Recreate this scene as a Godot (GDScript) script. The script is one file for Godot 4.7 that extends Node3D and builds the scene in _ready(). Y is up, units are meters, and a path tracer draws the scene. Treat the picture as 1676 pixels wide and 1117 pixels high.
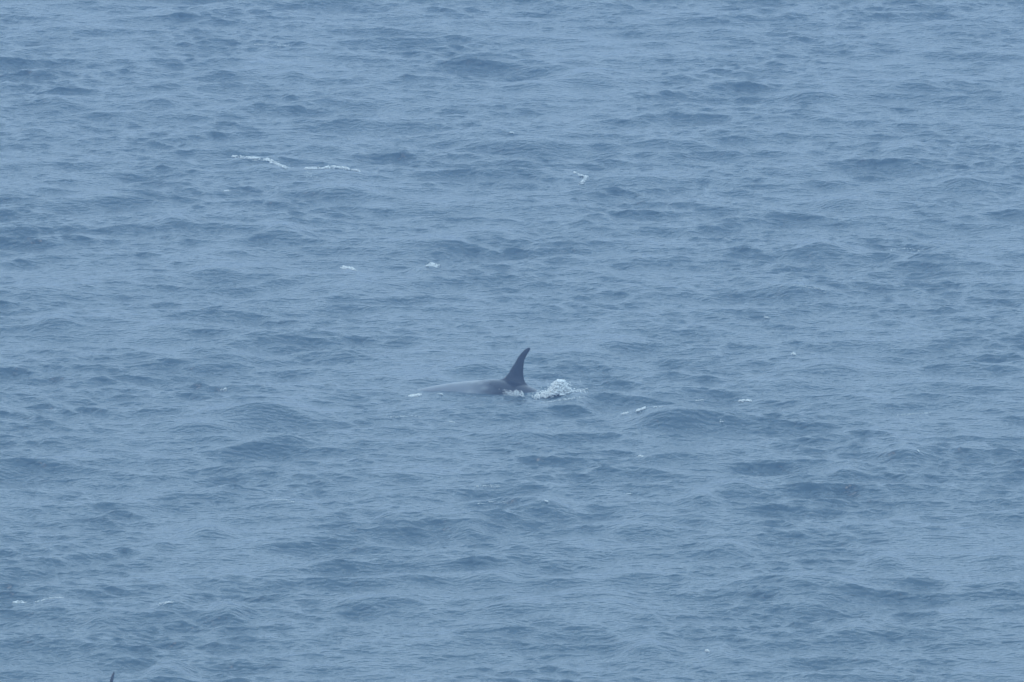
extends Node3D
# A telephoto look down from a cliff top onto a choppy sea: a dolphin's
# back and dorsal fin, a second fin close to the lower edge, white water.

const EYE := 50.0                 # height of the cliff-top lens above the sea
const PITCH := 8.0                # degrees below level
const FOV := 2.66
const W := 1676.0
const H := 1117.0

var rng := RandomNumberGenerator.new()
# sea grid
var us := PackedFloat32Array()    # columns: x / distance
var ds := PackedFloat32Array()    # rows: distance from the cliff
var sea := PackedVector3Array()
var nc := 0
var nr := 0
var taken := {}


func _ready() -> void:
	rng.seed = 7
	# ---------- camera
	var cam := Camera3D.new()
	cam.name = "camera"
	cam.fov = FOV
	cam.near = 0.5
	cam.far = 20000.0
	cam.position = Vector3(0, EYE, 0)
	cam.rotation_degrees = Vector3(-PITCH, 0, 0)
	add_child(cam)
	cam.current = true
	# ---------- sky, air, exposure
	var sky_mat := ProceduralSkyMaterial.new()
	sky_mat.sky_top_color = Color(0.76, 0.88, 0.95)
	sky_mat.sky_horizon_color = Color(0.82, 0.92, 0.97)
	sky_mat.sky_curve = 0.12
	sky_mat.ground_bottom_color = Color(0.20, 0.30, 0.38)
	sky_mat.ground_horizon_color = Color(0.55, 0.66, 0.78)
	sky_mat.sun_angle_max = 20.0
	var env := Environment.new()
	env.background_mode = Environment.BG_SKY
	env.sky = Sky.new()
	env.sky.sky_material = sky_mat
	env.background_energy_multiplier = 1.0
	env.tonemap_mode = Environment.TONE_MAPPER_LINEAR
	env.tonemap_exposure = 1.76
	env.sdfgi_enabled = true
	env.ssao_enabled = true
	env.ssil_enabled = true
	env.fog_enabled = true
	env.fog_density = 0.0008
	env.fog_light_color = Color(0.68, 0.79, 1.0)
	var we := WorldEnvironment.new()
	we.name = "environment"
	we.environment = env
	add_child(we)
	# ---------- sun behind thin cloud
	var sun := DirectionalLight3D.new()
	sun.name = "sun"
	sun.light_color = Color(1.0, 0.97, 0.93)
	sun.light_energy = 0.18
	sun.light_angular_distance = 25.0
	sun.shadow_enabled = true
	sun.rotation_degrees = Vector3(-52, -120, 0)
	add_child(sun)

	build_sea()
	build_dolphins()
	build_foam()


# ------------------------------------------------------------------ helpers
func tag(o: Node3D, label: String, category: String, group := "") -> void:
	o.set_meta("label", label)
	o.set_meta("category", category)
	if group != "":
		o.set_meta("group", group)


func numbered(n: String) -> String:
	if not taken.has(n):
		taken[n] = 0
		return n
	taken[n] += 1
	return "%s_%03d" % [n, taken[n]]


func ray(px: float, py: float) -> Vector3:
	var t := tan(deg_to_rad(FOV) / 2.0)
	var v := Vector3((px - W / 2) / (H / 2) * t, -(py - H / 2) / (H / 2) * t, -1.0)
	return v.rotated(Vector3.RIGHT, deg_to_rad(-PITCH))


func on_level(px: float, py: float, y := 0.0) -> Vector3:
	var r := ray(px, py)
	return Vector3(0, EYE, 0) + r * ((y - EYE) / r.y)


# ------------------------------------------------------------------ waves
func fft(re: PackedFloat32Array, im: PackedFloat32Array, n: int, cs: PackedFloat32Array, sn: PackedFloat32Array, rev: PackedInt32Array) -> void:
	for i in n:
		var j := rev[i]
		if j > i:
			var t := re[i]
			re[i] = re[j]
			re[j] = t
			t = im[i]
			im[i] = im[j]
			im[j] = t
	var half := 1
	while half < n:
		var step := n / (2 * half)
		var a := 0
		while a < n:
			var w := 0
			for k in range(a, a + half):
				var c := cs[w]
				var s := sn[w]
				var xr := re[k + half] * c - im[k + half] * s
				var xi := re[k + half] * s + im[k + half] * c
				re[k + half] = re[k] - xr
				im[k + half] = im[k] - xi
				re[k] += xr
				im[k] += xi
				w += step
			a += 2 * half
		half *= 2


# A square of sea of side L that repeats: [heights, forward crowding of the crests].
# Wavelengths between lo and hi, running towards +z, falling off as wind waves do.
func wave_tile(n: int, L: float, lo: float, hi: float, peak: float, spread: float, seed_: int, across := 0.0) -> Array:
	var r := RandomNumberGenerator.new()
	r.seed = seed_
	var hr := PackedFloat32Array()
	var hi_ := PackedFloat32Array()
	hr.resize(n * n)
	hi_.resize(n * n)
	var dk := TAU / L
	for j in n:
		var kz := (j if j < n / 2 else j - n) * dk
		for i in n:
			var kx := (i if i < n / 2 else i - n) * dk
			var k := sqrt(kx * kx + kz * kz)
			var g1 := r.randfn()
			var g2 := r.randfn()
			if k < TAU / hi or k > TAU / lo:
				continue
			var kp := TAU / peak
			var cosd := absf(kz) / k
			var dir := spread + (1.0 - spread) * pow(cosd, 4.0)
			var p := sqrt(dir * exp(-1.2 * (kp / k) * (kp / k)) / pow(k, 4.0) + across * pow(absf(kx) / k, 14.0) / (k * k))
			hr[j * n + i] = g1 * p
			hi_[j * n + i] = g2 * p
	# make the heights real and put the crowding in the imaginary half
	var ar := PackedFloat32Array()
	var ai := PackedFloat32Array()
	ar.resize(n * n)
	ai.resize(n * n)
	for j in n:
		var kz := (j if j < n / 2 else j - n) * dk
		var jm := (n - j) % n
		for i in n:
			var a := j * n + i
			var b := jm * n + (n - i) % n
			var er := hr[a] + hr[b]
			var ei := hi_[a] - hi_[b]
			if er == 0.0 and ei == 0.0:
				continue
			var kx := (i if i < n / 2 else i - n) * dk
			var s := kz / sqrt(kx * kx + kz * kz)
			# crowding transform = i s h ; added times i = -s h
			ar[a] = er - s * er
			ai[a] = ei - s * ei
	var cs := PackedFloat32Array()
	var sn := PackedFloat32Array()
	var rev := PackedInt32Array()
	cs.resize(n / 2)
	sn.resize(n / 2)
	rev.resize(n)
	for i in n / 2:
		cs[i] = cos(TAU * i / n)
		sn[i] = sin(TAU * i / n)
	var bits := int(round(log(n) / log(2.0)))
	for i in n:
		var v := 0
		for b in bits:
			if i & (1 << b):
				v |= 1 << (bits - 1 - b)
		rev[i] = v
	for j in n:
		var re := ar.slice(j * n, j * n + n)
		var im := ai.slice(j * n, j * n + n)
		fft(re, im, n, cs, sn, rev)
		for i in n:
			ar[j * n + i] = re[i]
			ai[j * n + i] = im[i]
	var cr := PackedFloat32Array()
	var ci := PackedFloat32Array()
	cr.resize(n)
	ci.resize(n)
	var sum := 0.0
	for i in n:
		for j in n:
			cr[j] = ar[j * n + i]
			ci[j] = ai[j * n + i]
		fft(cr, ci, n, cs, sn, rev)
		for j in n:
			ar[j * n + i] = cr[j]
			ai[j * n + i] = ci[j]
			sum += cr[j] * cr[j]
	var norm := 1.0 / sqrt(sum / (n * n))
	for a in n * n:
		ar[a] *= norm
		ai[a] *= norm
	return [ar, ai]


# notable waves: crest pixel, half width in pixels, height in metres, slant of the crest line (metres of depth per metre), front depth
const RIDGES := [
	[430, 660, 115, 0.26, 0.1], [330, 690, 100, 0.16, -0.1], [1095, 668, 78, 0.26, -0.3], [1300, 466, 85, 0.2, -0.2], [860, 228, 105, 0.18, -0.2], [785, 214, 60, 0.12, 0.0],
	[462, 366, 42, 0.19, 0.0], [390, 364, 90, 0.1, 0.0], [560, 306, 75, 0.16, 0.0], [965, 116, 62, 0.18, 0.0], [885, 134, 50, 0.12, 0.0], [1485, 238, 62, 0.18, 0.1],
	[1580, 291, 52, 0.15, 0.0], [1348, 399, 62, 0.18, 0.0], [1385, 326, 60, 0.13, 0.0], [720, 393, 85, 0.16, 0.1], [800, 376, 60, 0.1, 0.0], [92, 161, 46, 0.15, -0.2],
	[262, 160, 42, 0.12, 0.0], [70, 211, 60, 0.12, 0.1], [130, 40, 90, 0.12, 0.0], [360, 438, 58, 0.13, 0.0], [580, 468, 85, 0.12, 0.0], [290, 356, 40, 0.14, 0.0],
	[90, 522, 42, 0.14, 0.0], [290, 530, 90, 0.12, 0.0], [692, 440, 30, 0.1, 0.2], [1330, 148, 75, 0.14, 0.0], [1350, 596, 75, 0.12, 0.0], [1200, 790, 58, 0.18, 0.0],
	[1480, 733, 52, 0.16, 0.2], [1385, 768, 34, 0.12, 0.2], [1148, 810, 40, 0.14, 0.0], [1590, 728, 42, 0.1, 0.0], [1190, 888, 60, 0.14, 0.0], [1450, 910, 42, 0.12, 0.0],
	[1330, 948, 120, 0.16, -0.2], [340, 863, 42, 0.12, 0.0], [282, 986, 32, 0.14, 0.2], [374, 993, 36, 0.16, 0.2], [95, 984, 45, 0.12, 0.1], [275, 1090, 46, 0.17, 0.0],
	[1060, 1052, 60, 0.15, 0.0], [1178, 1064, 30, 0.1, -0.2], [892, 824, 42, 0.15, -0.2], [660, 838, 62, 0.14, -0.1], [765, 857, 50, 0.12, -0.2], [1045, 858, 65, 0.1, 0.1],
	[800, 935, 62, 0.12, -0.1], [620, 978, 85, 0.11, -0.2], [840, 988, 62, 0.1, 0.0], [1000, 985, 70, 0.1, 0.2], [850, 709, 50, 0.09, 0.0], [780, 596, 65, 0.12, 0.0],
	[690, 620, 60, 0.1, 0.1], [944, 650, 30, 0.13, 0.0], [1400, 1028, 50, 0.1, 0.0], [325, 569, 60, 0.1, 0.0], [385, 582, 42, 0.1, 0.0], [1320, 980, 60, 0.08, 0.0],
	[430, 270, 50, 0.11, -0.4], [550, 280, 50, 0.11, 0.0], [570, 442, 25, 0.08, 0.0], [480, 115, 40, 0.12, 0.0], [1560, 40, 80, 0.1, 0.1], [1180, 43, 60, 0.1, 0.0],
	[1290, 620, 60, 0.1, 0.1], [60, 470, 70, 0.12, 0.0], [1040, 290, 90, 0.08, 0.1], [1010, 560, 50, 0.08, 0.0], [170, 1010, 45, 0.09, 0.0], [930, 1005, 70, 0.08, 0.1],
]
const DAMPED := [848, 640]


func build_sea() -> void:
	# rows and columns: fine where the lens looks, coarse out to the horizon
	for d in [15, 30, 50, 75, 100, 130, 160, 190, 220, 240, 255, 266, 275, 282, 287, 291]:
		ds.append(d)
	var n := 1150
	for i in n:
		ds.append(294.0 * pow(446.0 / 294.0, i / (n - 1.0)))
	for d in [449, 453, 459, 468, 482, 502, 530, 620, 760, 960, 1250, 1700, 2400, 3600, 6000]:
		ds.append(d)
	for u in [-3.0, -1.8, -1.1, -0.7, -0.45, -0.3, -0.2, -0.14, -0.1, -0.075, -0.06, -0.05, -0.047]:
		us.append(u)
	var m := 600
	for i in m:
		us.append(-0.0445 + 0.089 * i / (m - 1.0))
	for u in [0.047, 0.05, 0.06, 0.075, 0.1, 0.14, 0.2, 0.3, 0.45, 0.7, 1.1, 1.8, 3.0]:
		us.append(u)
	nc = us.size()
	nr = ds.size()
	var A := wave_tile(512, 57.0, 0.8, 16.0, 5.0, 0.1, 11)
	var B := wave_tile(512, 21.0, 0.24, 1.2, 3.0, 0.25, 23)
	var ah: PackedFloat32Array = A[0]
	var az: PackedFloat32Array = A[1]
	var bh: PackedFloat32Array = B[0]
	var bz: PackedFloat32Array = B[1]
	var amp_a := 0.054
	var amp_b := 0.0135
	var chop := 1.25
	var ca := cos(0.16)
	var sa := sin(0.16)
	var cb := cos(-0.31)
	var sb := sin(-0.31)
	var fa := 512 / 57.0
	var fb := 512 / 21.0
	var dolphin := on_level(DAMPED[0] - 60, DAMPED[1])
	sea.resize(nr * nc)
	# gusts: rougher and calmer patches
	var gust := FastNoiseLite.new()
	gust.seed = 21
	gust.frequency = 0.11
	gust.fractal_octaves = 2
	for r in nr:
		var d := ds[r]
		var fade := clampf((1300.0 - d) / 700.0, 0.0, 1.0)
		var fade_b := clampf((540.0 - d) / 80.0, 0.0, 1.0)
		for c in nc:
			var x := us[c] * d
			var z := -d
			# long waves
			var u := (x * ca - z * sa) * fa + 5120.0
			var v := (x * sa + z * ca) * fa + 512000.0
			var iu := int(u)
			var iv := int(v)
			var tu := u - iu
			var tv := v - iv
			iu &= 511
			iv &= 511
			var iu1 := (iu + 1) & 511
			var r0 := iv * 512
			var r1 := ((iv + 1) & 511) * 512
			var w00 := (1 - tu) * (1 - tv)
			var w10 := tu * (1 - tv)
			var w01 := (1 - tu) * tv
			var w11 := tu * tv
			var g := gust.get_noise_2d(x * 1.4, z * 0.5)
			var ka := amp_a * fade * (1.0 + 0.7 * g)
			var hgt := (ah[r0 + iu] * w00 + ah[r0 + iu1] * w10 + ah[r1 + iu] * w01 + ah[r1 + iu1] * w11) * ka
			var dz := (az[r0 + iu] * w00 + az[r0 + iu1] * w10 + az[r1 + iu] * w01 + az[r1 + iu1] * w11) * ka
			# short waves
			if fade_b > 0.0:
				u = (x * cb - z * sb) * fb + 51200.0
				v = (x * sb + z * cb) * fb + 512000.0
				iu = int(u)
				iv = int(v)
				tu = u - iu
				tv = v - iv
				iu &= 511
				iv &= 511
				iu1 = (iu + 1) & 511
				r0 = iv * 512
				r1 = ((iv + 1) & 511) * 512
				w00 = (1 - tu) * (1 - tv)
				w10 = tu * (1 - tv)
				w01 = (1 - tu) * tv
				w11 = tu * tv
				var kb := amp_b * fade_b * (1.0 - 1.1 * gust.get_noise_2d(x * 1.3 + 300.0, z * 0.6))
				hgt += (bh[r0 + iu] * w00 + bh[r0 + iu1] * w10 + bh[r1 + iu] * w01 + bh[r1 + iu1] * w11) * kb
				dz += (bz[r0 + iu] * w00 + bz[r0 + iu1] * w10 + bz[r1 + iu] * w01 + bz[r1 + iu1] * w11) * kb
			var ex := (x - dolphin.x) / 2.6
			var ez := (z - dolphin.z) / 3.4
			var near := ex * ex + ez * ez
			if near < 4.0:
				var q := 1.0 - 0.5 * exp(-near * near)
				hgt *= q
				dz *= q
			sea[r * nc + c] = Vector3(x, hgt, z + dz * chop)
	# the waves one can pick out in the photograph
	for f in RIDGES:
		ridge(f)
	# normals
	var normals := PackedVector3Array()
	var uvs := PackedVector2Array()
	normals.resize(nr * nc)
	uvs.resize(nr * nc)
	var cu := cos(0.09)
	var su := sin(0.09)
	for r in nr:
		var up := maxi(r - 1, 0) * nc
		var dn := mini(r + 1, nr - 1) * nc
		var row := r * nc
		for c in nc:
			var e := sea[row + mini(c + 1, nc - 1)] - sea[row + maxi(c - 1, 0)]
			var g := sea[up + c] - sea[dn + c]
			normals[row + c] = g.cross(e).normalized()
			var p := sea[row + c]
			uvs[row + c] = Vector2(p.x * cu - p.z * su, p.x * su + p.z * cu) / 7.3
	var index := PackedInt32Array()
	index.resize((nr - 1) * (nc - 1) * 6)
	var k := 0
	for r in nr - 1:
		for c in nc - 1:
			var a := r * nc + c
			index[k] = a
			index[k + 1] = a + nc
			index[k + 2] = a + 1
			index[k + 3] = a + 1
			index[k + 4] = a + nc
			index[k + 5] = a + nc + 1
			k += 6
	var arr := []
	arr.resize(Mesh.ARRAY_MAX)
	arr[Mesh.ARRAY_VERTEX] = sea
	arr[Mesh.ARRAY_NORMAL] = normals
	arr[Mesh.ARRAY_TEX_UV] = uvs
	arr[Mesh.ARRAY_INDEX] = index
	var mesh := ArrayMesh.new()
	mesh.add_surface_from_arrays(Mesh.PRIMITIVE_TRIANGLES, arr)
	mesh.surface_set_material(0, water_material())
	var o := MeshInstance3D.new()
	o.name = "sea"
	o.mesh = mesh
	o.set_meta("kind", "structure")
	add_child(o)


func ridge(f: Array) -> void:
	var top := on_level(f[0], f[1], f[3] * 1.4)
	var per := 0.0149 * -top.z / 358.0
	var half: float = f[2] * per
	var front: float = 0.55 + f[3] * 1.6
	var back := front * 2.2
	var h: float = f[3] * 1.4
	var slant: float = f[4]
	var c0 := maxi(us.bsearch((top.x - 2.2 * half) / -top.z) - 1, 0)
	var c1 := mini(us.bsearch((top.x + 2.2 * half) / -top.z) + 1, nc)
	var r0 := maxi(ds.bsearch(-top.z - 3.2 * front - 2.0 * half * absf(slant)) - 1, 0)
	var r1 := mini(ds.bsearch(-top.z + 3.2 * back + 2.0 * half * absf(slant)) + 1, nr)
	for r in range(r0, r1):
		for c in range(c0, c1):
			var p := sea[r * nc + c]
			var a := (p.x - top.x) / half
			var t := p.z - top.z + slant * (p.x - top.x) + 0.25 * half * a * a
			# sits half on top of what runs there already
			var prof := exp(-pow(absf(t) / (front if t > 0.0 else back), 1.5)) if t != 0.0 else 1.0
			var side := exp(-a * a * 1.6)
			p.y = p.y * (1.0 - 0.6 * side * prof) + h * prof * side
			sea[r * nc + c] = p


func water_material() -> StandardMaterial3D:
	var m := StandardMaterial3D.new()
	m.albedo_color = Color(0.02, 0.06, 0.085).linear_to_srgb()
	m.roughness = 0.2
	m.metallic_specular = 0.36
	# small ripples as relief
	var n := 512
	var T := wave_tile(n, 7.3, 0.045, 0.34, 2.0, 0.25, 5, 0.0)
	var h: PackedFloat32Array = T[0]
	var img := Image.create(n, n, false, Image.FORMAT_RGB8)
	var k := 0.0052 / (2.0 * 7.3 / n)
	for j in n:
		for i in n:
			var sx := (h[j * n + (i + 1) % n] - h[j * n + (i + n - 1) % n]) * k
			var sy := (h[((j + 1) % n) * n + i] - h[((j + n - 1) % n) * n + i]) * k
			var v := Vector3(-sx, -sy, 1.0).normalized()
			img.set_pixel(i, j, Color(v.x * 0.5 + 0.5, v.y * 0.5 + 0.5, v.z * 0.5 + 0.5))
	m.normal_enabled = true
	m.normal_texture = ImageTexture.create_from_image(img)
	m.normal_scale = 1.0
	return m


# the visible spot of the sea at a pixel
func hit(px: float, py: float) -> Vector3:
	var g := on_level(px, py)
	var c := clampi(us.bsearch(g.x / -g.z), 1, nc - 1)
	var t := tan(deg_to_rad(FOV) / 2.0)
	var last := Vector3.ZERO
	var last_y := 1e9
	for r in nr:
		var p := sea[r * nc + c]
		var q := (p - Vector3(0, EYE, 0)).rotated(Vector3.RIGHT, deg_to_rad(PITCH))
		var y := H / 2 + q.y / q.z / t * H / 2
		if y <= py:
			var s := inverse_lerp(last_y, y, py) if last_y < 1e8 else 1.0
			var o := last.lerp(p, s)
			o.x = g.x * o.z / g.z
			return o
		last = p
		last_y = y
	return g


func height_at(x: float, z: float) -> float:
	var c := clampi(us.bsearch(x / -z), 1, nc - 1)
	var r := clampi(ds.bsearch(-z), 2, nr - 3)
	var best := 1e9
	var y := 0.0
	for k in range(maxi(r - 4, 0), mini(r + 4, nr)):
		var p := sea[k * nc + c]
		if absf(p.z - z) < best:
			best = absf(p.z - z)
			y = p.y
	return y


# ------------------------------------------------------------------ dolphins
func add_ring_surface(st: SurfaceTool, rings: Array, cols: Array) -> void:
	var base := rings.size()
	var m: int = rings[0].size()
	for r in base - 1:
		for k in m:
			var a: Vector3 = rings[r][k]
			var b: Vector3 = rings[r][(k + 1) % m]
			var c: Vector3 = rings[r + 1][k]
			var d: Vector3 = rings[r + 1][(k + 1) % m]
			for q in [[a, r, k], [c, r + 1, k], [b, r, (k + 1) % m], [b, r, (k + 1) % m], [c, r + 1, k], [d, r + 1, (k + 1) % m]]:
				st.set_color(cols[q[1]][q[2]])
				st.add_vertex(q[0])


func curve(pts: Array, t: float) -> float:
	for i in pts.size() - 1:
		if t <= pts[i + 1][0]:
			var s: float = inverse_lerp(pts[i][0], pts[i + 1][0], t)
			s = s * s * (3 - 2 * s) * 0.5 + s * 0.5
			return lerpf(pts[i][1], pts[i + 1][1], s)
	return pts[-1][1]


# The dolphin, head towards -x, origin under the fin's mid base at the level of the back.
func dolphin_mesh() -> ArrayMesh:
	var st := SurfaceTool.new()
	st.begin(Mesh.PRIMITIVE_TRIANGLES)
	st.set_smooth_group(0)
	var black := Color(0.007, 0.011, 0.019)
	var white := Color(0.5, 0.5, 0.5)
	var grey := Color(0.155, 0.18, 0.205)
	var scars := FastNoiseLite.new()
	scars.seed = 9
	scars.frequency = 0.12
	scars.fractal_octaves = 3
	# half heights and half widths along the body (x from the fin)
	var hh := [[-2.75, 0.02], [-2.68, 0.16], [-2.4, 0.34], [-1.8, 0.52], [-0.9, 0.68], [0.0, 0.70], [0.9, 0.56], [1.8, 0.36], [2.6, 0.17], [3.1, 0.07], [3.3, 0.03]]
	var ww := [[-2.75, 0.02], [-2.68, 0.17], [-2.4, 0.36], [-1.8, 0.55], [-0.9, 0.72], [0.0, 0.72], [0.9, 0.52], [1.8, 0.27], [2.6, 0.09], [3.1, 0.05], [3.3, 0.03]]
	var rings := []
	var cols := []
	var x := -2.75
	while x <= 3.301:
		var ring := []
		var cl := []
		var top := arch(x)
		for k in 40:
			var a := TAU * k / 40.0
			var y := cos(a) * curve(hh, x)
			var z := sin(a) * curve(ww, x)
			ring.append(Vector3(x, top - curve(hh, x) + y, z))
			# slate round the fin, paler and scratched towards the head, whitish below
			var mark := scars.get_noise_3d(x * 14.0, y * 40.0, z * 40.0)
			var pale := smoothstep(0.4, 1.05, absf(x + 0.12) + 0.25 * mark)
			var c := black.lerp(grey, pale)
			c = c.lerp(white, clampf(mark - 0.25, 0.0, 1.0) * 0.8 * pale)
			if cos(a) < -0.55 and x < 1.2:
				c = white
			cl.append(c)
		rings.append(ring)
		cols.append(cl)
		x += 0.055
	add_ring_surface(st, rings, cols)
	# dorsal fin: rings stacked upwards, flaring into the back
	# height, leading x, trailing x, half thickness
	var fin := [
		[-0.085, -1.05, 0.50, 0.30], [-0.03, -0.64, 0.30, 0.18], [-0.002, -0.44, 0.225, 0.11], [0.03, -0.325, 0.185, 0.075], [0.09, -0.25, 0.162, 0.06], [0.17, -0.188, 0.155, 0.053],
		[0.27, -0.13, 0.158, 0.047], [0.40, -0.045, 0.168, 0.041], [0.52, 0.022, 0.207, 0.034], [0.63, 0.11, 0.272, 0.027], [0.70, 0.18, 0.312, 0.021], [0.735, 0.225, 0.322, 0.016], [0.755, 0.262, 0.312, 0.008],
	]
	rings = []
	cols = []
	for s in (fin.size() - 1) * 4 + 1:
		var i := mini(s / 4, fin.size() - 2)
		var t := s / 4.0 - i
		var p0: Array = fin[maxi(i - 1, 0)]
		var p1: Array = fin[i]
		var p2: Array = fin[i + 1]
		var p3: Array = fin[mini(i + 2, fin.size() - 1)]
		var q := []
		for e in 4:
			q.append(cubic_interpolate(p1[e], p2[e], p0[e], p3[e], t))
		var ring := []
		var cl := []
		for k in 28:
			var a := TAU * k / 28.0
			# blunt leading edge, thin trailing edge
			var along := 0.5 - 0.5 * cos(a)
			var thick: float = q[3] * sin(a) * (1.25 - 0.75 * along)
			var xx := lerpf(q[1], q[2], along)
			ring.append(Vector3(xx, arch(xx) * (1.0 - smoothstep(-0.1, 0.2, q[0])) + q[0], thick))
			cl.append(black)
		ring.reverse()
		rings.append(ring)
		cols.append(cl)
	add_ring_surface(st, rings, cols)
	# flukes and flippers, under water
	for side in [-1.0, 1.0]:
		wing(st, [Vector3(2.95, arch(2.95) - 0.06, 0.0), Vector3(3.25, arch(3.2) - 0.05, 0.35 * side), Vector3(3.55, arch(3.3) - 0.03, 0.85 * side)], [0.5, 0.36, 0.06], 0.05, black, side)
		wing(st, [Vector3(-1.5, arch(-1.5) - 0.85, 0.42 * side), Vector3(-1.3, arch(-1.3) - 1.1, 0.75 * side), Vector3(-1.05, arch(-1.1) - 1.35, 0.98 * side)], [0.34, 0.5, 0.12], 0.05, black, side)
	st.index()
	st.generate_normals()
	var m := StandardMaterial3D.new()
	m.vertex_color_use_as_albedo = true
	m.roughness = 0.22
	m.metallic_specular = 0.38
	var nz := FastNoiseLite.new()
	nz.seed = 3
	nz.frequency = 0.02
	nz.fractal_octaves = 4
	var nt := NoiseTexture2D.new()
	nt.noise = nz
	nt.width = 256
	nt.height = 256
	nt.seamless = true
	nt.as_normal_map = true
	nt.bump_strength = 3.0
	m.normal_enabled = true
	m.normal_texture = nt
	m.normal_scale = 0.15
	m.uv1_triplanar = true
	m.uv1_scale = Vector3(2, 2, 2)
	var mesh := st.commit()
	mesh.surface_set_material(0, m)
	return mesh


func wing(st: SurfaceTool, spine: Array, chord: Array, thick: float, col: Color, side: float) -> void:
	var rings := []
	var cols := []
	for i in spine.size():
		var ring := []
		var cl := []
		for k in 12:
			var a := TAU * k / 12.0 * -side
			ring.append(spine[i] + Vector3(-cos(a) * chord[i] * 0.5, sin(a) * thick * (0.3 + chord[i]), 0))
			cl.append(col)
		rings.append(ring)
		cols.append(cl)
	add_ring_surface(st, rings, cols)


func arch(x: float) -> float:
	# height of the ridge of the back: the dolphin rolls forwards through the surface
	if x < -0.5:
		return -0.059 * (x + 0.5) * (x + 0.5)
	return -0.27 * (x + 0.5) * (x + 0.5) if x < 1.0 else -0.6075 - 0.81 * (x - 1.0) + 0.07 * (x - 1.0) * (x - 1.0)


func build_dolphins() -> void:
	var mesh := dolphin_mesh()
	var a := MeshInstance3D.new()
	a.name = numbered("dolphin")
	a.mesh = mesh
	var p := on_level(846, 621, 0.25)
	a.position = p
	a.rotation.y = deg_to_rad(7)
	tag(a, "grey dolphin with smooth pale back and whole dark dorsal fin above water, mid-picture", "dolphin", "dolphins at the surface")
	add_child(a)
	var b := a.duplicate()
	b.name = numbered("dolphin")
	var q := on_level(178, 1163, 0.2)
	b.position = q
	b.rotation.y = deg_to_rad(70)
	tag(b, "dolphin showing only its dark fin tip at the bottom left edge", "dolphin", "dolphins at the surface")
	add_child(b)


# ------------------------------------------------------------------ white water
var bead_v := PackedVector3Array()
var bead_i := PackedInt32Array()


func make_bead() -> void:
	var t := (1.0 + sqrt(5.0)) / 2.0
	for v in [[-1, t, 0], [1, t, 0], [-1, -t, 0], [1, -t, 0], [0, -1, t], [0, 1, t], [0, -1, -t], [0, 1, -t], [t, 0, -1], [t, 0, 1], [-t, 0, -1], [-t, 0, 1]]:
		bead_v.append(Vector3(v[0], v[1], v[2]).normalized())
	bead_i = PackedInt32Array([0, 11, 5, 0, 5, 1, 0, 1, 7, 0, 7, 10, 0, 10, 11, 1, 5, 9, 5, 11, 4, 11, 10, 2, 10, 7, 6, 7, 1, 8, 3, 9, 4, 3, 4, 2, 3, 2, 6, 3, 6, 8, 3, 8, 9, 4, 9, 5, 2, 4, 11, 6, 2, 10, 8, 6, 7, 9, 8, 1])


var foam_mat: StandardMaterial3D


func beads(called: String, label: String, category: String, spots: Array) -> void:
	# spots: [position, size]; one lump of froth each, joined into one patch
	var vs := PackedVector3Array()
	var ns := PackedVector3Array()
	var ix := PackedInt32Array()
	var origin: Vector3 = spots[0][0]
	for s in spots:
		var b := Basis.from_euler(Vector3(rng.randf() * TAU, rng.randf() * TAU, rng.randf() * TAU))
		var sc: Vector3 = Vector3(rng.randf_range(0.8, 1.7), rng.randf_range(0.55, 0.9), rng.randf_range(0.8, 1.3)) * s[1]
		var at := vs.size()
		for v in bead_v:
			var d := b * v
			vs.append((s[0] - origin) + d * sc * rng.randf_range(0.8, 1.2))
			ns.append((d / sc).normalized())
		for k in range(0, 60, 3):
			ix.append(at + bead_i[k])
			ix.append(at + bead_i[k + 2])
			ix.append(at + bead_i[k + 1])
	var arr := []
	arr.resize(Mesh.ARRAY_MAX)
	arr[Mesh.ARRAY_VERTEX] = vs
	arr[Mesh.ARRAY_NORMAL] = ns
	arr[Mesh.ARRAY_INDEX] = ix
	var mesh := ArrayMesh.new()
	mesh.add_surface_from_arrays(Mesh.PRIMITIVE_TRIANGLES, arr)
	mesh.surface_set_material(0, foam_mat)
	var o := Node3D.new()
	o.name = numbered(called)
	o.position = origin
	tag(o, label, category, "white water on the sea")
	add_child(o)
	var part := MeshInstance3D.new()
	part.name = "bubbles"
	part.mesh = mesh
	part.set_meta("kind", "stuff")
	o.add_child(part, true)


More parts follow.
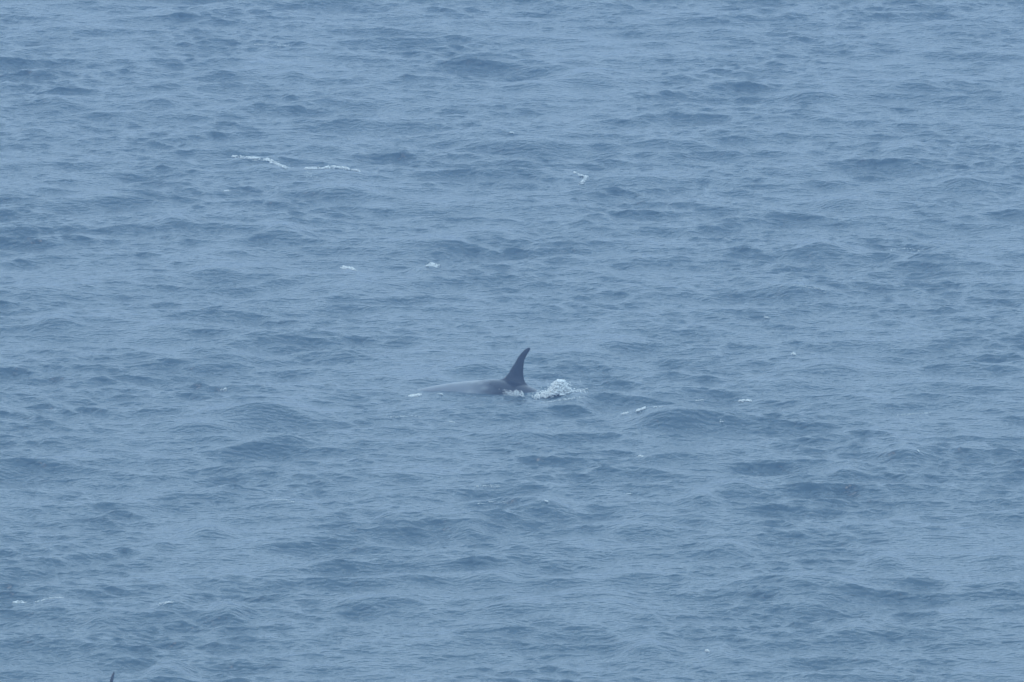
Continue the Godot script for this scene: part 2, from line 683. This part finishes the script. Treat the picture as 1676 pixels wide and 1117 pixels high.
# froth lying along a line of pixels: [x, y, radius in pixels]; n lumps of about size metres, rising up to lift metres
func streak(label: String, line: Array, n: int, size: float, lift := 0.02, called := "whitecap", category := "whitecap") -> void:
	var spots := []
	var total := 0.0
	var patch := FastNoiseLite.new()
	patch.seed = 4
	patch.frequency = 0.02
	for i in line.size() - 1:
		total += Vector2(line[i][0] - line[i + 1][0], line[i][1] - line[i + 1][1]).length()
	for k in n * 4:
		var t := rng.randf() * total
		for tries in 3:
			if patch.get_noise_1d(t * 9.0 + line[0][0] * 31.0) > -0.15:
				break
			t = rng.randf() * total
		var px := 0.0
		var py := 0.0
		var rad := 0.0
		for i in line.size() - 1:
			var l := Vector2(line[i][0] - line[i + 1][0], line[i][1] - line[i + 1][1]).length()
			if t <= l or i == line.size() - 2:
				var s := clampf(t / maxf(l, 0.001), 0, 1)
				px = lerpf(line[i][0], line[i + 1][0], s)
				py = lerpf(line[i][1], line[i + 1][1], s)
				rad = 0.3 + 1.15 * lerpf(line[i][2], line[i + 1][2], s) * (1.0 + 1.3 * patch.get_noise_1d(px * 7.0 + 900.0))
				break
			t -= l
		var centre := hit(px, py)
		var per := 0.0149 * -centre.z / 358.0
		var g := Vector3(rng.randfn() * rad * per * 1.2, 0, rng.randfn() * rad * per * 1.6)
		var p := centre + g
		var w := exp(-(g.x * g.x + 0.25 * g.z * g.z) / maxf(2.0 * rad * rad * per * per, 1e-6))
		p.y = height_at(p.x, p.z) + rng.randf() * lift * w
		spots.append([p, size * 0.5 * rng.randf_range(0.35, 1.3) * (0.5 + 0.5 * w)])
	beads(called, label, category, spots)


func build_foam() -> void:
	make_bead()
	foam_mat = StandardMaterial3D.new()
	foam_mat.albedo_color = Color(0.82, 0.84, 0.84).linear_to_srgb()
	foam_mat.roughness = 0.75
	foam_mat.metallic_specular = 0.3
	# the burst of spray behind the fin
	var c := hit(915, 645)
	var spots := []
	for k in 2600:
		var h := pow(rng.randf(), 1.5) * 0.33
		var wide := 0.15 * (1.0 - h / 0.45)
		var at := c + Vector3(rng.randfn() * wide + 0.03, h, rng.randfn() * wide * 0.9)
		spots.append([at, rng.randf_range(0.005, 0.02) if k % 9 else rng.randf_range(0.02, 0.032)])
	for k in 700:
		var t := pow(rng.randf(), 1.6)
		var at := c + Vector3(-0.12 - 0.42 * t + rng.randfn() * 0.05, 0.0, rng.randfn() * 0.12)
		at.y = height_at(at.x, at.z) + rng.randf() * 0.11 * (1.1 - t)
		spots.append([at, rng.randf_range(0.005, 0.018)])
	for k in 160:
		spots.append([c + Vector3(rng.randfn() * 0.28 + 0.05, 0.03 + absf(rng.randfn()) * 0.16, rng.randfn() * 0.25), rng.randf_range(0.003, 0.009)])
	for k in 260:
		var at := c + Vector3(0.1 + 0.5 * pow(rng.randf(), 1.5) + rng.randfn() * 0.05, 0.0, rng.randfn() * 0.2)
		at.y = height_at(at.x, at.z) + rng.randf() * 0.03
		spots.append([at, rng.randf_range(0.004, 0.013)])
	beads("splash", "bright white burst of spray just behind the tall dark fin", "splash", spots)
	# froth round the dolphin
	streak("white froth along the waterline at the foot of the dorsal fin", [[812, 645, 1], [822, 645, 2], [836, 647, 3], [852, 648, 2], [857, 650, 1]], 240, 0.02, 0.14, "froth", "foam")
	streak("thin bright streak of foam at the front end of the dolphin's back", [[670, 649, 1], [680, 648, 2], [690, 645, 1]], 90, 0.024, 0.03, "froth", "foam")
	streak("tiny fleck of foam below the front of the dolphin's back", [[717, 645, 1], [724, 646, 1]], 16, 0.02, 0.02, "froth", "foam")
	streak("faint fleck of foam at the waterline midway along the dolphin's back", [[764, 643, 1], [774, 641, 1]], 14, 0.018, 0.02, "froth", "foam")
	streak("thin foam line low on the water right of the spray burst", [[884, 660, 1], [912, 656, 1], [944, 652, 1], [960, 652, 1]], 60, 0.018, 0.01, "froth", "foam")
	streak("short broken foam line right beside the spray burst", [[942, 640, 2], [962, 637, 1]], 26, 0.017, 0.02, "froth", "foam")
	# whitecaps
	streak("long white crest sloping down to the right, longest whitecap upper left", [[380, 257, 1], [396, 258, 2], [408, 259, 2], [425, 261, 1], [440, 263, 2], [452, 269, 2], [467, 275, 2]], 260, 0.03, 0.05)
	streak("white crest with bright middle, right of the longest whitecap", [[500, 277, 1], [530, 276, 1], [543, 274, 2], [560, 275, 2.5], [572, 278, 1], [588, 281, 1]], 230, 0.03, 0.05)
	streak("faint patch of foam trailing below the upper left white crests", [[500, 284, 4], [512, 292, 4]], 40, 0.014, 0.01)
	streak("small fleck left of and below the longest whitecap", [[366, 313, 1], [376, 312, 1]], 18, 0.02, 0.02)
	streak("broken zigzag of foam blobs above the picture's centre", [[940, 282, 1], [945, 285, 1], [953, 289, 2], [961, 290, 1.5], [954, 296, 1], [951, 301, 2], [957, 299, 1]], 90, 0.03, 0.04)
	streak("short solid whitecap above and left of the dolphin's back", [[561, 438, 1], [568, 440, 2], [575, 440, 2], [580, 443, 1]], 110, 0.032, 0.05)
	streak("soft pale whitecap on a dark wavelet above the dolphin", [[700, 436, 1], [706, 435, 3], [716, 438, 2]], 90, 0.028, 0.06)
	streak("faint pair of thin foam lines near the top left", [[412, 74, 1], [424, 73, 1], [446, 74, 1], [462, 76, 1.5], [474, 74, 2]], 46, 0.018, 0.02)
	streak("tiny fleck of foam on the long dark wave, upper middle", [[834, 217, 1], [841, 218, 1]], 18, 0.018, 0.03)
	streak("faint sparkling foam on the slope of the wave right of centre", [[1300, 467, 2], [1322, 470, 2], [1334, 472, 2], [1352, 478, 4]], 60, 0.015, 0.02)
	streak("broken thin foam line high at the right side", [[1455, 410, 2], [1480, 407, 2], [1508, 411, 2]], 46, 0.016, 0.02)
	streak("single small white dot of foam right of the fin", [[1298, 580, 1], [1302, 581, 1]], 22, 0.022, 0.06)
	streak("tiny bright crest fleck left of the single foam dot", [[1250, 519, 1], [1258, 521, 1]], 16, 0.017, 0.02)
	streak("small bright whitecap lying alone right of the spray burst", [[1210, 657, 1], [1220, 656, 2], [1230, 657, 1]], 60, 0.027, 0.03)
	streak("pale smear of foam just left of the lone bright whitecap", [[1136, 656, 1], [1152, 656, 1.5]], 26, 0.018, 0.02)
	streak("white crest lip on the left shoulder of the dark wave", [[1042, 674, 1], [1050, 671, 1.5], [1056, 668, 1]], 46, 0.026, 0.04)
	streak("small low fleck left of the crest lip on the dark wave", [[1018, 678, 1], [1028, 676, 1]], 26, 0.02, 0.02)
	streak("tiny fleck on the peak of the dark wave beside the crest lip", [[1070, 667, 1], [1088, 666, 1]], 14, 0.016, 0.02)
	streak("little fleck at the right foot of the dark wave", [[1178, 689, 1], [1184, 692, 1]], 14, 0.018, 0.02)
	streak("small upright fleck of foam below the dark wave", [[1047, 747, 1], [1052, 748, 1.5]], 22, 0.02, 0.03)
	streak("thin foam line under the dolphin's back at left", [[636, 684, 1], [660, 682, 1], [690, 682, 1]], 36, 0.015, 0.01)
	streak("faint foam patch on the water below the dolphin's back", [[734, 690, 2], [746, 692, 2]], 26, 0.014, 0.01)
	streak("small pale crest fleck left of the dolphin near a dark swell", [[362, 639, 1], [370, 638, 1.5]], 28, 0.02, 0.03)
	streak("foam streak low in the middle, above a dark wavelet", [[778, 797, 1], [800, 796, 1.5], [818, 797, 1]], 46, 0.018, 0.02)
	streak("faint second foam streak under the low middle one", [[782, 826, 1.5], [806, 822, 1.5], [826, 823, 1]], 34, 0.015, 0.01)
	streak("tiny foam dot on the peak of a low middle wavelet", [[892, 821, 1], [896, 822, 1]], 14, 0.018, 0.03)
	streak("short fleck at the right end of a thin crest, low middle", [[1024, 810, 1], [1034, 808, 1]], 16, 0.018, 0.02)
	streak("small upright fleck of foam in the right half by a wavelet", [[1502, 738, 1], [1505, 740, 1]], 16, 0.017, 0.03)
	streak("thin broken foam line near the right edge", [[1466, 680, 1], [1490, 678, 1], [1524, 676, 1]], 36, 0.015, 0.01)
	streak("bright lozenge of foam at the far lower left", [[22, 987, 1], [32, 986, 1.5], [40, 986, 1]], 44, 0.024, 0.02)
	streak("fine white crest line at lower left, next to the lozenge", [[58, 986, 1], [76, 981, 1], [90, 979, 1], [104, 979, 1]], 46, 0.018, 0.02)
	streak("fine white lip on a rounded wavelet at lower left", [[258, 991, 1], [266, 988, 1], [282, 986, 1]], 36, 0.018, 0.02)
	streak("small upright fleck of foam at lower right of middle", [[1156, 1066, 1], [1160, 1067, 1.5]], 22, 0.02, 0.04)
	streak("thin foam line at the left, below the dark swells", [[446, 818, 1], [470, 819, 1], [482, 823, 1]], 24, 0.015, 0.01)
